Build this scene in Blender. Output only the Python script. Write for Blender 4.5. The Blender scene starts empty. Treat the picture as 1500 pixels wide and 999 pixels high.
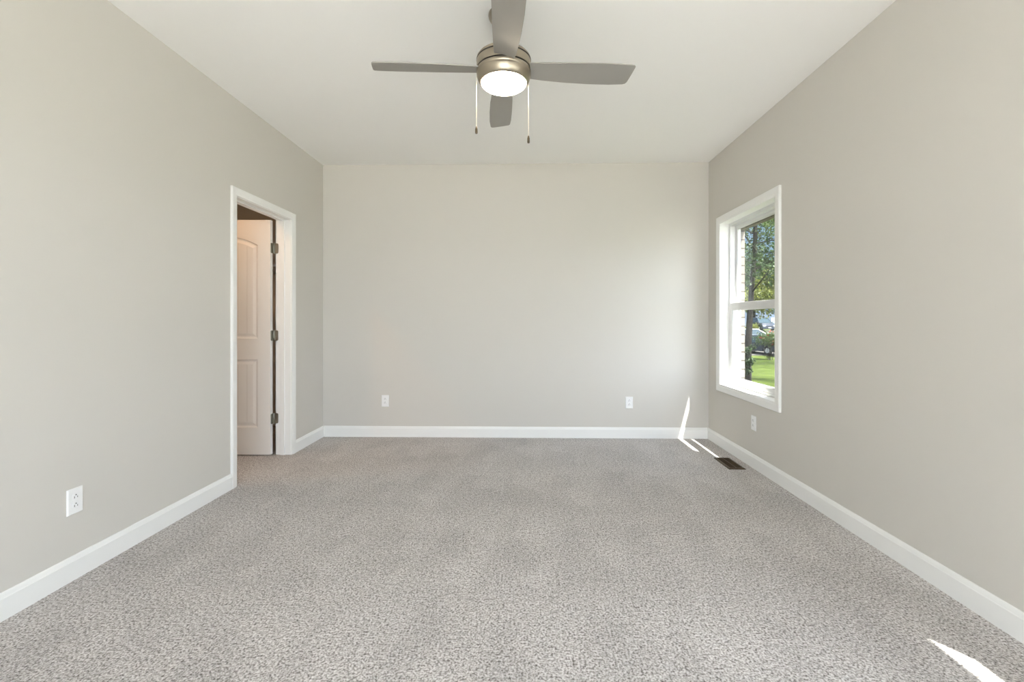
import bpy, bmesh, math, random
from mathutils import Vector, Matrix
random.seed(7)
R = math.radians
scene = bpy.context.scene
col = scene.collection

# ------------------------------------------------------------------ camera
cam_d = bpy.data.cameras.new('camera')
cam_d.sensor_width = 36.0
cam_d.lens = 36.0 * 660.4 / 1500.0
cam_d.shift_x = -0.0038
cam_d.shift_y = -0.0200
cam_d.clip_start = 0.05
cam_d.clip_end = 500
cam = bpy.data.objects.new('camera', cam_d)
cam.location = (0, 0, 1.1721)
cam.rotation_euler = (R(90), 0, 0.0218)
col.objects.link(cam)
scene.camera = cam

# ------------------------------------------------------------------ exposure
vs = scene.view_settings
vs.view_transform = 'Standard'
vs.look = 'None'
vs.gamma = 1.0
vs.use_curve_mapping = False
vs.exposure = 0.62
scene.cycles.max_bounces = 14
scene.cycles.diffuse_bounces = 8
scene.cycles.transparent_max_bounces = 16
scene.cycles.sample_clamp_indirect = 6.0
scene.cycles.caustics_reflective = False
scene.cycles.caustics_refractive = False

# ------------------------------------------------------------------ sun and sky
SUN_DIR = Vector((-0.255, 0.403, -1.0)).normalized()
SUN_E = 20.0
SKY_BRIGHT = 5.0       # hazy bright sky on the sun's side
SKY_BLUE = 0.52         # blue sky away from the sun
sd = bpy.data.lights.new('sun', 'SUN')
sd.energy = SUN_E
sd.angle = R(0.53)
sd.color = (1.0, 0.96, 0.90)
sun = bpy.data.objects.new('sun', sd)
sun.rotation_euler = SUN_DIR.to_track_quat('-Z', 'Y').to_euler()
sun.location = (6, -8, 16)
col.objects.link(sun)

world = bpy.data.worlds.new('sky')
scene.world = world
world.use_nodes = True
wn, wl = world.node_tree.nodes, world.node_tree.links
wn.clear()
tc = wn.new('ShaderNodeTexCoord')
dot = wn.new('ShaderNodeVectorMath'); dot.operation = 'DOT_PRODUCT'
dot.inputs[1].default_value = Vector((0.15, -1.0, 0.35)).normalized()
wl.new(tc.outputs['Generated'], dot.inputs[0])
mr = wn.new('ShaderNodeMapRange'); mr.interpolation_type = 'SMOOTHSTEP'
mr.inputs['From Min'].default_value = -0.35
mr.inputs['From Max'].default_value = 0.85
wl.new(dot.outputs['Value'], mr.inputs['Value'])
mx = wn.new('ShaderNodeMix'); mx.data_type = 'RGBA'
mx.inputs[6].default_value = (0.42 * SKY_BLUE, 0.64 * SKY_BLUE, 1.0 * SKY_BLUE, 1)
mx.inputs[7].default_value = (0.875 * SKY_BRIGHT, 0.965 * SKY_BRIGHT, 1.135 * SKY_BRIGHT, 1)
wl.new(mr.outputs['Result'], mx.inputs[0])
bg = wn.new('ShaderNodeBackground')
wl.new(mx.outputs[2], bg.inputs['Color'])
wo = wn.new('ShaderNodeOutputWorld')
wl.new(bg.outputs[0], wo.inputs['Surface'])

# ------------------------------------------------------------------ measures of the room
H = 2.743
XL, XR, YB, YN = -2.051, 1.816, 4.5185, -1.8
WALL_T = 0.125

# ------------------------------------------------------------------ helpers
def S(r, g, b):
    f = lambda c: (c / 255 / 12.92) if c / 255 <= 0.04045 else ((c / 255 + 0.055) / 1.055) ** 2.4
    return (f(r), f(g), f(b), 1.0)

def mat(name, colr, rough=0.6, metal=0.0, spec=0.4, emit=None, estr=0.0):
    m = bpy.data.materials.new(name)
    m.use_nodes = True
    p = m.node_tree.nodes['Principled BSDF']
    p.inputs['Base Color'].default_value = colr
    p.inputs['Roughness'].default_value = rough
    p.inputs['Metallic'].default_value = metal
    p.inputs['Specular IOR Level'].default_value = spec
    if emit:
        p.inputs['Emission Color'].default_value = emit
        p.inputs['Emission Strength'].default_value = estr
    return m

def nodes_of(m):
    return m.node_tree.nodes, m.node_tree.links, m.node_tree.nodes['Principled BSDF']

def add_noise(m, scale, detail=2.0, rough=0.5, coord='Object', vscale=None):
    n, l, p = nodes_of(m)
    t = n.new('ShaderNodeTexCoord')
    z = n.new('ShaderNodeTexNoise')
    z.inputs['Scale'].default_value = scale
    z.inputs['Detail'].default_value = detail
    z.inputs['Roughness'].default_value = rough
    if vscale:
        mp = n.new('ShaderNodeMapping')
        mp.inputs['Scale'].default_value = vscale
        l.new(t.outputs[coord], mp.inputs['Vector'])
        l.new(mp.outputs[0], z.inputs['Vector'])
    else:
        l.new(t.outputs[coord], z.inputs['Vector'])
    return z

def add_ramp(m, src, stops):
    n, l, p = nodes_of(m)
    r = n.new('ShaderNodeValToRGB')
    e = r.color_ramp.elements
    while len(e) < len(stops):
        e.new(0.5)
    for k, (pos, c) in enumerate(stops):
        e[k].position = pos
        e[k].color = c
    l.new(src, r.inputs[0])
    return r

def add_bump(m, src, strength, dist):
    n, l, p = nodes_of(m)
    b = n.new('ShaderNodeBump')
    b.inputs['Strength'].default_value = strength
    b.inputs['Distance'].default_value = dist
    l.new(src, b.inputs['Height'])
    l.new(b.outputs[0], p.inputs['Normal'])
    return b

def box(bm, a, b, mi=0):
    (x0, y0, z0), (x1, y1, z1) = a, b
    x0, x1 = sorted((x0, x1)); y0, y1 = sorted((y0, y1)); z0, z1 = sorted((z0, z1))
    v = [bm.verts.new(p) for p in ((x0, y0, z0), (x1, y0, z0), (x1, y1, z0), (x0, y1, z0),
                                   (x0, y0, z1), (x1, y0, z1), (x1, y1, z1), (x0, y1, z1))]
    fs = []
    for f in ((0, 3, 2, 1), (4, 5, 6, 7), (0, 1, 5, 4), (1, 2, 6, 5), (2, 3, 7, 6), (3, 0, 4, 7)):
        q = bm.faces.new([v[i] for i in f]); q.material_index = mi; fs.append(q)
    return v, fs

def lathe(bm, prof, seg=48, c=(0, 0, 0), mi=0, cap=True):
    rings = []
    for r, z in prof:
        if r < 1e-5:
            rings.append([bm.verts.new((c[0], c[1], c[2] + z))])
        else:
            rings.append([bm.verts.new((c[0] + r * math.cos(2 * math.pi * k / seg),
                                        c[1] + r * math.sin(2 * math.pi * k / seg), c[2] + z)) for k in range(seg)])
    for a, b in zip(rings, rings[1:]):
        for k in range(seg):
            k2 = (k + 1) % seg
            if len(a) == 1 and len(b) == 1:
                continue
            if len(a) == 1:
                f = bm.faces.new((a[0], b[k2], b[k]))
            elif len(b) == 1:
                f = bm.faces.new((a[k], a[k2], b[0]))
            else:
                f = bm.faces.new((a[k], a[k2], b[k2], b[k]))
            f.material_index = mi
    if cap:
        for rg in (rings[0], rings[-1]):
            if len(rg) > 2:
                bm.faces.new(rg).material_index = mi

def tube(bm, pts, radii, seg=8, mi=0):
    pts = [Vector(p) for p in pts]
    rings = []
    for i, p in enumerate(pts):
        d = (pts[min(i + 1, len(pts) - 1)] - pts[max(i - 1, 0)]).normalized()
        up = Vector((0, 0, 1)) if abs(d.z) < 0.9 else Vector((1, 0, 0))
        a = d.cross(up).normalized(); b = d.cross(a).normalized()
        r = radii[i] if isinstance(radii, (list, tuple)) else radii
        rings.append([bm.verts.new(p + (a * math.cos(2 * math.pi * k / seg) + b * math.sin(2 * math.pi * k / seg)) * r)
                      for k in range(seg)])
    for r0, r1 in zip(rings, rings[1:]):
        for k in range(seg):
            bm.faces.new((r0[k], r0[(k + 1) % seg], r1[(k + 1) % seg], r1[k])).material_index = mi
    bm.faces.new(rings[0]).material_index = mi
    bm.faces.new(rings[-1]).material_index = mi

def prism(bm, outline, axis, lo, hi, mi=0):
    """outline: 2-D points, extruded along axis (0, 1 or 2) from lo to hi"""
    def P(u, v, w):
        return ((w, u, v), (u, w, v), (u, v, w))[axis]
    a = [bm.verts.new(P(u, v, lo)) for u, v in outline]
    b = [bm.verts.new(P(u, v, hi)) for u, v in outline]
    n = len(outline)
    for k in range(n):
        bm.faces.new((a[k], a[(k + 1) % n], b[(k + 1) % n], b[k])).material_index = mi
    bm.faces.new(a).material_index = mi
    bm.faces.new(b).material_index = mi

def obj(name, bm, mats, parent=None, bevel=0.0, smooth=False, loc=None, segs=2, angle=35):
    bmesh.ops.recalc_face_normals(bm, faces=bm.faces)
    me = bpy.data.meshes.new(name)
    bm.to_mesh(me); bm.free()
    for m in (mats if isinstance(mats, (list, tuple)) else [mats]):
        me.materials.append(m)
    o = bpy.data.objects.new(name, me)
    col.objects.link(o)
    if parent:
        o.parent = parent
    if loc:
        o.location = loc
    if smooth:
        me.polygons.foreach_set('use_smooth', [True] * len(me.polygons))
        me.set_sharp_from_angle(angle=R(angle))
    if bevel:
        b = o.modifiers.new('bevel', 'BEVEL')
        b.width = bevel; b.segments = segs; b.limit_method = 'ANGLE'; b.angle_limit = R(40)
    return o

def new():
    return bmesh.new()

def tag(o, label=None, cat=None, group=None, kind=None):
    if label: o['label'] = label
    if cat: o['category'] = cat
    if group: o['group'] = group
    if kind: o['kind'] = kind
    return o

def empty(name, loc=(0, 0, 0), rz=0.0):
    o = bpy.data.objects.new(name, None)
    o.empty_display_size = 0.1
    o.location = loc
    o.rotation_euler = (0, 0, rz)
    col.objects.link(o)
    return o

def struct(name, bm, m, parent=None, **k):
    o = obj(name, bm, m, parent, **k)
    if not parent:
        o['kind'] = 'structure'
    return o

def copy_tree(o, parent=None):
    c = o.copy()
    col.objects.link(c)
    if parent:
        c.parent = parent
    for ch in list(o.children):
        copy_tree(ch, c)
    return c

# ------------------------------------------------------------------ materials
def paint(name, c, rough=0.75):
    m = mat(name, c, rough, spec=0.25)
    z = add_noise(m, 320, 2)
    add_bump(m, z.outputs[0], 0.05, 0.001)
    return m

M = {}
M['wall'] = paint('greige_wall_paint', S(207, 203.5, 197))
M['ceiling'] = paint('ceiling_paint', S(242, 241, 239))
M['trim'] = mat('white_trim_paint', S(236, 236, 234), 0.35)
M['vinyl'] = mat('white_vinyl', S(220, 220, 218), 0.3)
M['door'] = mat('white_door_paint', S(232, 230, 226), 0.4)
M['plastic'] = mat('white_plastic', S(238, 238, 238), 0.3)
M['slot'] = mat('dark_slot', S(40, 38, 36), 0.6)
M['hinge'] = mat('satin_nickel_hinge', S(150, 147, 136), 0.38, 0.85)
M['nickel'] = mat('brushed_nickel', S(172, 162, 146), 0.36, 1.0)
M['groove'] = mat('dark_groove', S(34, 30, 26), 0.5)
M['blade'] = mat('taupe_grey_blade', S(154, 151, 146), 0.42, 0.25)
M['lens'] = mat('frosted_lens', S(250, 245, 235), 0.4, emit=(1.0, 0.86, 0.66, 1), estr=18.0)
M['chain'] = mat('pale_chain', S(225, 215, 200), 0.35, 0.3)
M['fob'] = mat('dark_nickel_fob', S(96, 84, 68), 0.35, 0.8)
M['bronze'] = mat('brown_register_metal', S(74, 60, 42), 0.45, 0.3)
M['black'] = mat('recess_shade_black', S(12, 11, 9), 0.9)

def glass_mat(name, tint=(0.97, 0.985, 0.975, 1), refl=0.05):
    m = bpy.data.materials.new(name)
    m.use_nodes = True
    n, l = m.node_tree.nodes, m.node_tree.links
    n.clear()
    tr = n.new('ShaderNodeBsdfTransparent'); tr.inputs[0].default_value = tint
    gl = n.new('ShaderNodeBsdfGlossy'); gl.inputs['Roughness'].default_value = 0.0
    lw = n.new('ShaderNodeLayerWeight'); lw.inputs['Blend'].default_value = 0.5
    pw = n.new('ShaderNodeMath'); pw.operation = 'POWER'; pw.inputs[1].default_value = 5.0
    l.new(lw.outputs['Facing'], pw.inputs[0])
    fr = n.new('ShaderNodeMath'); fr.operation = 'MULTIPLY_ADD'
    fr.inputs[1].default_value = 0.5; fr.inputs[2].default_value = 0.03
    l.new(pw.outputs[0], fr.inputs[0])
    mixn = n.new('ShaderNodeMixShader')
    l.new(fr.outputs[0], mixn.inputs[0])
    l.new(tr.outputs[0], mixn.inputs[1]); l.new(gl.outputs[0], mixn.inputs[2])
    out = n.new('ShaderNodeOutputMaterial')
    l.new(mixn.outputs[0], out.inputs[0])
    return m
M['glass'] = glass_mat('window_glass')

def carpet_mat():
    m = mat('flecked_carpet', S(165, 160, 155), 0.95, spec=0.1)
    n, l, p = nodes_of(m)
    t = n.new('ShaderNodeTexCoord')
    fine = n.new('ShaderNodeTexNoise')
    fine.inputs['Scale'].default_value = 125; fine.inputs['Detail'].default_value = 5
    fine.inputs['Roughness'].default_value = 0.65
    l.new(t.outputs['Object'], fine.inputs['Vector'])
    def math_(op, a, b=None, c=None):
        q = n.new('ShaderNodeMath'); q.operation = op
        for i, v in enumerate((a, b, c)):
            if v is None: continue
            if isinstance(v, (int, float)): q.inputs[i].default_value = v
            else: l.new(v, q.inputs[i])
        return q.outputs[0]
    tuft = n.new('ShaderNodeTexNoise')
    tuft.inputs['Scale'].default_value = 52; tuft.inputs['Detail'].default_value = 2
    l.new(t.outputs['Object'], tuft.inputs['Vector'])
    val = math_('ADD', fine.outputs[0], math_('MULTIPLY_ADD', tuft.outputs[0], 0.22, -0.11))
    ramp = add_ramp(m, val, [(0.33, S(88, 82, 77)), (0.42, S(146, 140, 136)),
                             (0.50, S(185, 180, 177)), (0.62, S(220, 216, 214))])
    # the nap: broad patches, and the wedge-shaped strokes a vacuum cleaner leaves
    nap = n.new('ShaderNodeTexNoise')
    nap.inputs['Scale'].default_value = 1.9; nap.inputs['Detail'].default_value = 5
    nap.inputs['Roughness'].default_value = 0.62
    l.new(t.outputs['Object'], nap.inputs['Vector'])
    sep = n.new('ShaderNodeSeparateXYZ'); l.new(t.outputs['Object'], sep.inputs[0])
    wob = math_('MULTIPLY', nap.outputs[0], 0.5)
    tri = math_('MULTIPLY', math_('PINGPONG', math_('ADD', sep.outputs[0], wob), 0.17), 1 / 0.17)
    saw = math_('FRACT', math_('MULTIPLY', math_('ADD', sep.outputs[1], math_('MULTIPLY', nap.outputs[0], 1.3)), 1 / 0.85))
    stroke = math_('SMOOTH_MIN', math_('MULTIPLY_ADD', math_('SUBTRACT', saw, tri), 5.0, 0.5), 1.0, 0.3)
    stroke = math_('MAXIMUM', stroke, 0.0)
    nv = n.new('ShaderNodeMapRange')
    nv.inputs['From Min'].default_value = 0.3; nv.inputs['From Max'].default_value = 0.7
    nv.inputs['To Min'].default_value = 0.87; nv.inputs['To Max'].default_value = 1.08
    l.new(nap.outputs[0], nv.inputs['Value'])
    nr = math_('MULTIPLY', nv.outputs[0], math_('MULTIPLY_ADD', stroke, 0.065, 0.967))
    mul = n.new('ShaderNodeMix'); mul.data_type = 'RGBA'; mul.blend_type = 'MULTIPLY'
    mul.inputs[0].default_value = 1.0
    l.new(ramp.outputs[0], mul.inputs[6]); l.new(nr, mul.inputs[7])
    l.new(mul.outputs[2], p.inputs['Base Color'])
    vor = n.new('ShaderNodeTexVoronoi')
    vor.inputs['Scale'].default_value = 150
    l.new(t.outputs['Object'], vor.inputs['Vector'])
    add = n.new('ShaderNodeMath'); add.operation = 'SUBTRACT'
    l.new(fine.outputs[0], add.inputs[0]); l.new(vor.outputs['Distance'], add.inputs[1])
    add_bump(m, add.outputs[0], 0.45, 0.006)
    p.inputs['Sheen Weight'].default_value = 0.15
    return m
M['carpet'] = carpet_mat()

def brick_mat():
    m = mat('pale_painted_brick', S(226, 220, 212), 0.85, spec=0.2)
    n, l, p = nodes_of(m)
    t = n.new('ShaderNodeTexCoord')
    sx = n.new('ShaderNodeSeparateXYZ'); l.new(t.outputs['Object'], sx.inputs[0])
    ad = n.new('ShaderNodeMath'); ad.operation = 'ADD'
    l.new(sx.outputs[0], ad.inputs[0]); l.new(sx.outputs[1], ad.inputs[1])
    cx = n.new('ShaderNodeCombineXYZ')
    l.new(ad.outputs[0], cx.inputs[0]); l.new(sx.outputs[2], cx.inputs[1])
    b = n.new('ShaderNodeTexBrick')
    b.inputs['Scale'].default_value = 1.0
    b.inputs['Brick Width'].default_value = 0.21
    b.inputs['Row Height'].default_value = 0.08
    b.inputs['Mortar Size'].default_value = 0.006
    b.inputs['Color1'].default_value = S(128, 120, 111)
    b.inputs['Color2'].default_value = S(116, 107, 99)
    b.inputs['Mortar'].default_value = S(70, 64, 58)
    l.new(cx.outputs[0], b.inputs['Vector'])
    l.new(b.outputs['Color'], p.inputs['Base Color'])
    inv = n.new('ShaderNodeMath'); inv.operation = 'SUBTRACT'; inv.inputs[0].default_value = 1.0
    l.new(b.outputs['Fac'], inv.inputs[1])
    add_bump(m, inv.outputs[0], 0.8, 0.006)
    return m
M['brick'] = brick_mat()

def grass_mat():
    m = mat('lawn_grass', S(110, 150, 60), 0.9, spec=0.1)
    z = add_noise(m, 1.3, 8, 0.75)
    r = add_ramp(m, z.outputs[0], [(0.3, S(46, 56, 22)), (0.5, S(66, 78, 32)), (0.7, S(90, 100, 46))])
    n, l, p = nodes_of(m)
    l.new(r.outputs[0], p.inputs['Base Color'])
    f = add_noise(m, 40, 4, 0.7)
    add_bump(m, f.outputs[0], 1.0, 0.05)
    return m
M['grass'] = grass_mat()

def speckle(name, a, b, scale, rough=0.9, bump=0.0, vscale=None):
    m = mat(name, a, rough, spec=0.15)
    z = add_noise(m, scale, 5, 0.65, vscale=vscale)
    r = add_ramp(m, z.outputs[0], [(0.35, a), (0.65, b)])
    n, l, p = nodes_of(m)
    l.new(r.outputs[0], p.inputs['Base Color'])
    if bump:
        add_bump(m, z.outputs[0], 1.0, bump)
    return m
M['pavement'] = speckle('pale_pavement', S(74, 72, 70), S(88, 86, 82), 6)
M['concrete'] = speckle('bounce_slab_concrete', S(222, 219, 212), S(234, 231, 225), 8)  # kept pale so the added slab bounces more light indoors
M['bark'] = speckle('grey_brown_bark', S(24, 22, 20), S(46, 42, 38), 9, bump=0.03, vscale=(3, 3, 0.5))
M['soil'] = speckle('mulch', S(60, 46, 36), S(92, 74, 58), 12)

def leaf_mat(name, a, b):
    m = bpy.data.materials.new(name)
    m.use_nodes = True
    n, l = m.node_tree.nodes, m.node_tree.links
    n.clear()
    geo = n.new('ShaderNodeNewGeometry')
    r = n.new('ShaderNodeValToRGB')
    r.color_ramp.elements[0].color = a; r.color_ramp.elements[1].color = b
    l.new(geo.outputs['Random Per Island'], r.inputs[0])
    d = n.new('ShaderNodeBsdfPrincipled')
    d.inputs['Roughness'].default_value = 0.5; d.inputs['Specular IOR Level'].default_value = 0.3
    l.new(r.outputs[0], d.inputs['Base Color'])
    t = n.new('ShaderNodeBsdfTranslucent')
    l.new(r.outputs[0], t.inputs['Color'])
    mixn = n.new('ShaderNodeMixShader'); mixn.inputs[0].default_value = 0.35
    l.new(d.outputs[0], mixn.inputs[1]); l.new(t.outputs[0], mixn.inputs[2])
    out = n.new('ShaderNodeOutputMaterial')
    l.new(mixn.outputs[0], out.inputs[0])
    return m
M['leaf'] = leaf_mat('mid_green_leaf', S(26, 42, 18), S(86, 104, 46))
M['leaf_dark'] = leaf_mat('dark_green_leaf', S(16, 30, 18), S(58, 78, 40))
M['leaf_yellow'] = leaf_mat('yellow_green_leaf', S(60, 72, 26), S(128, 132, 62))
M['flower'] = mat('coral_red_petal', S(140, 44, 36), 0.6)

# ================================================================== THE ROOM
def slab_with_holes(bm, axis, lo, hi, u0, u1, z0, z1, holes, mi=0):
    """wall slab, thickness along axis (0 = x, 1 = y) lo..hi, running u0..u1, with rectangular holes (u, u, z, z)"""
    def bb(a0, a1, c0, c1):
        if a1 - a0 < 1e-6 or c1 - c0 < 1e-6:
            return
        if axis == 0:
            box(bm, (lo, a0, c0), (hi, a1, c1), mi)
        else:
            box(bm, (a0, lo, c0), (a1, hi, c1), mi)
    cur = u0
    for (h0, h1, c0, c1) in sorted(holes):
        bb(cur, h0, z0, z1)
        bb(h0, h1, z0, c0)
        bb(h0, h1, c1, z1)
        cur = h1
    bb(cur, u1, z0, z1)

W1 = (3.311, 4.235)                 # clear opening of the far window
W2 = (0.265, 1.189)                 # clear opening of the near window
W3 = (-1.350, -0.426)               # clear opening of the unseen window added behind the camera for daylight
WZ = (0.583, 2.070)
DO = (3.150, 3.893, 2.050)          # door opening between the jambs, head height

bm = new()
box(bm, (XL - 2.2, YN - 0.12, -0.12), (XR + 0.2, YB + 0.55, 0.0))
struct('floor', bm, M['carpet'])

bm = new()
box(bm, (XL - 2.3, YN - 0.2, H), (XR + 0.22, YB + 0.7, H + 0.2))
struct('ceiling', bm, M['ceiling'])

bm = new()
holes = [(a - 0.015, b + 0.015, WZ[0] - 0.015, WZ[1] + 0.015) for a, b in (W3, W2, W1)]
slab_with_holes(bm, 0, XR, 1.985, YN - 0.12, YB + 0.16, 0.0, H, holes)
struct('wall_right', bm, M['wall'])

bm = new()
holes = [(a - 0.008, b - 0.012, WZ[0] - 0.02, WZ[1] + dz) for (a, b), dz in ((W3, 0.06), (W2, 0.06), (W1, -0.06))]
slab_with_holes(bm, 0, 1.985, 2.03, YN - 0.2, YB + 0.7, -0.9, H + 0.2, holes)
struct('wall_outside', bm, M['brick'])

bm = new()
slab_with_holes(bm, 0, XL - WALL_T, XL, YN - 0.12, YB, 0.0, H, [(DO[0] - 0.018, DO[1] + 0.018, 0.0, DO[2] + 0.018)])
struct('wall_left', bm, M['wall'])

bm = new()
box(bm, (XL, YB, 0), (XR, YB + 0.16, H))
struct('wall_back', bm, M['wall'])

PX0, PX1, PZ = -1.2, 1.60, 2.30     # unseen glazed opening, added behind the camera to light the room
bm = new()
slab_with_holes(bm, 1, YN - 0.12, YN, XL, XR, 0.0, H, [(PX0, PX1, 0.0, PZ)])
struct('wall_front', bm, M['wall'])

# closet beyond the left door
CX, CY0, CY1 = -4.05, 2.30, 4.95
bm = new()
box(bm, (CX - 0.12, CY0 - 0.12, 0), (CX, CY1 + 0.12, H))
struct('wall_closet_left', bm, M['wall'])
bm = new()
box(bm, (CX, CY0 - 0.12, 0), (XL - WALL_T, CY0, H))
struct('wall_closet_front', bm, M['wall'])
bm = new()
box(bm, (CX, CY1, 0), (XL - WALL_T, CY1 + 0.12, H))
struct('wall_closet_back', bm, M['wall'])
bm = new()
box(bm, (XL - WALL_T, YB, 0), (XL, CY1 + 0.12, H))
struct('wall_closet_right', bm, M['wall'])

# ------------------------------------------------------------------ baseboards
BT, BH = 0.014, 0.108
PROF = [(0, 0), (BT, 0), (BT, BH - 0.022), (BT - 0.002, BH - 0.019), (BT - 0.004, BH - 0.012), (BT - 0.007, BH - 0.003),
        (BT - 0.009, BH), (0, BH)]
def base_x(bm, xw, sgn, y0, y1):
    prism(bm, [(xw + sgn * d, z) for d, z in PROF], 1, y0, y1)
bm = new(); base_x(bm, XL, 1, YN, DO[0] - 0.06); struct('baseboard_left', bm, M['trim'])
bm = new(); base_x(bm, XL, 1, DO[1] + 0.06, YB); struct('baseboard_left.001', bm, M['trim'])
bm = new(); base_x(bm, XR, -1, YN, YB); struct('baseboard_right', bm, M['trim'])
bm = new(); prism(bm, [(YB - d, z) for d, z in PROF], 0, XL + BT, XR - BT); struct('baseboard_back', bm, M['trim'])

# ------------------------------------------------------------------ door casing, jamb and stop
CW, CTK = 0.057, 0.016
def casing_profile_boxes(bm, axis_x, sgn, y0, y1, z0, z1, w, thick, bottom):
    """mitred picture casing round opening y0..y1, z0..z1 on the plane x = axis_x, projecting sgn*thick"""
    prof = [(0.0, 0.0), (0.0, thick * 0.62), (0.008, thick * 0.72), (0.012, thick * 0.72), (0.018, thick * 0.86),
            (w - 0.012, thick), (w - 0.003, thick), (w, thick - 0.003), (w, 0.0)]
    def corner(d, t):
        x = axis_x + sgn * t
        pts = [(x, y0 - d, z0 - (d if bottom else 0)), (x, y0 - d, z1 + d), (x, y1 + d, z1 + d), (x, y1 + d, z0 - (d if bottom else 0))]
        return [bm.verts.new(p) for p in pts]
    rows = [corner(d, t) for d, t in prof]
    segs = [(0, 1), (1, 2), (2, 3)] + ([(3, 0)] if bottom else [])
    for ra, rb in zip(rows, rows[1:]):
        for a, b in segs:
            bm.faces.new((ra[a], ra[b], rb[b], rb[a]))
    if not bottom:
        for k in (0, 3):
            bm.faces.new([r[k] for r in rows])

bm = new()
casing_profile_boxes(bm, XL, 1, DO[0] - 0.005, DO[1] + 0.005, 0.0, DO[2] + 0.005, CW, CTK, False)
casing_profile_boxes(bm, XL - WALL_T, -1, DO[0] - 0.005, DO[1] + 0.005, 0.0, DO[2] + 0.005, CW, CTK, False)
struct('trim_1', bm, M['trim'], smooth=False)
bm = new()
xa, xb = XL - WALL_T, XL
box(bm, (xa, DO[0] - 0.018, 0), (xb, DO[0], DO[2] + 0.018))
box(bm, (xa, DO[1], 0), (xb, DO[1] + 0.018, DO[2] + 0.018))
box(bm, (xa, DO[0], DO[2]), (xb, DO[1], DO[2] + 0.018))
sx0, sx1 = XL - 0.086, XL - 0.051      # door stop
box(bm, (sx0, DO[0], 0), (sx1, DO[0] + 0.011, DO[2]))
box(bm, (sx0, DO[1] - 0.011, 0), (sx1, DO[1], DO[2]))
box(bm, (sx0, DO[0] + 0.011, DO[2] - 0.011), (sx1, DO[1] - 0.011, DO[2]))
struct('trim_2', bm, M['trim'], bevel=0.0015)

# ------------------------------------------------------------------ door, swung 90 degrees into the closet
DW, DT, DH = 0.730, 0.035, 2.030
PIN = (XL - WALL_T - 0.024, DO[1] - 0.003)
door = empty('door_1', (PIN[0], PIN[1], 0.012))
door['kind'] = 'structure'
# local frame: the leaf runs along -x from the pin, its camera face at y = -0.042
FX0, FX1 = -0.006 - DW, -0.006
FY0, FY1 = -0.042, -0.042 + DT
def arch_outline(x0, x1, z0, z1, rise, n=18):
    pts = [(x0, z0), (x1, z0)]
    for k in range(n + 1):
        t = k / n
        x = x1 + (x0 - x1) * t
        pts.append((x, z1 + rise * (1 - (2 * t - 1) ** 2)))
    return pts
def inset(pts, d):
    n = len(pts); out = []
    area = sum(pts[k][0] * pts[(k + 1) % n][1] - pts[(k + 1) % n][0] * pts[k][1] for k in range(n))
    s = 1 if area > 0 else -1
    for k in range(n):
        p0, p1, p2 = Vector(pts[k - 1]), Vector(pts[k]), Vector(pts[(k + 1) % n])
        e1 = (p1 - p0).normalized(); e2 = (p2 - p1).normalized()
        n1 = Vector((-e1.y, e1.x)) * s; n2 = Vector((-e2.y, e2.x)) * s
        b = n1 + n2
        b = b / max(0.4, b.length_squared) * 2
        out.append((p1.x + b.x * d, p1.y + b.y * d))
    return out
def panel_face(bm, y, sgn):
    """one moulded face of the leaf at y, panels pressed in towards sgn"""
    stile = 0.112
    top = arch_outline(FX0 + stile, FX1 - stile, 1.005, 1.812, 0.072)
    bot = [(FX0 + stile, 0.235), (FX1 - stile, 0.235), (FX1 - stile, 0.823), (FX0 + stile, 0.823)]
    outer = [(FX0, 0.0), (FX1, 0.0), (FX1, DH), (FX0, DH)]
    def ring(pts, dep):
        return [bm.verts.new((x, y + sgn * dep, z)) for x, z in pts]
    # flat surround as a triangulated face with two holes
    edges = []
    loops = []
    for pts in (outer, top, bot):
        vs_ = ring(pts, 0.0); loops.append(vs_)
        for k in range(len(vs_)):
            edges.append(bm.edges.new((vs_[k], vs_[(k + 1) % len(vs_)])))
    bmesh.ops.triangle_fill(bm, use_beauty=True, use_dissolve=False, edges=edges)
    for pts, first in ((top, loops[1]), (bot, loops[2])):
        prev = first
        for d, dep in ((0.006, 0.007), (0.014, 0.009), (0.020, 0.009), (0.042, 0.003)):
            cur = ring(inset(pts, d), dep)
            for k in range(len(cur)):
                k2 = (k + 1) % len(cur)
                bm.faces.new((prev[k], prev[k2], cur[k2], cur[k]))
            prev = cur
        bm.faces.new(prev)
    return loops[0]
bm = new()
fa = panel_face(bm, FY0, 1)
fb = panel_face(bm, FY1, -1)
for k in range(4):
    bm.faces.new((fa[k], fa[(k + 1) % 4], fb[(k + 1) % 4], fb[k]))
leaf = obj('door_leaf', bm, None or M['door'], door)
# plank grooves of the raised fields: thin V strips set into the field
bm = new()
for yy, sg in ((FY0, 1), (FY1, -1)):
    for gx in (0.205, 0.285, 0.365, 0.445, 0.525):
        x = FX0 + gx
        for z0, z1 in ((0.282, 0.776), (1.052, 1.830 if abs(x - (FX0 + FX1) / 2) < 0.1 else 1.800)):
            a = [bm.verts.new(p) for p in ((x - 0.0035, yy + sg * 0.0029, z0), (x, yy + sg * 0.0024, z0), (x + 0.0035, yy + sg * 0.0029, z0))]
            b = [bm.verts.new(p) for p in ((x - 0.0035, yy + sg * 0.0029, z1), (x, yy + sg * 0.0024, z1), (x + 0.0035, yy + sg * 0.0029, z1))]
            bm.faces.new((a[0], a[1], b[1], b[0])); bm.faces.new((a[1], a[2], b[2], b[1]))
M['plank_line'] = mat('plank_groove', S(222, 219, 214), 0.5)
obj('plank_groove', bm, M['plank_line'], leaf)
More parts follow.
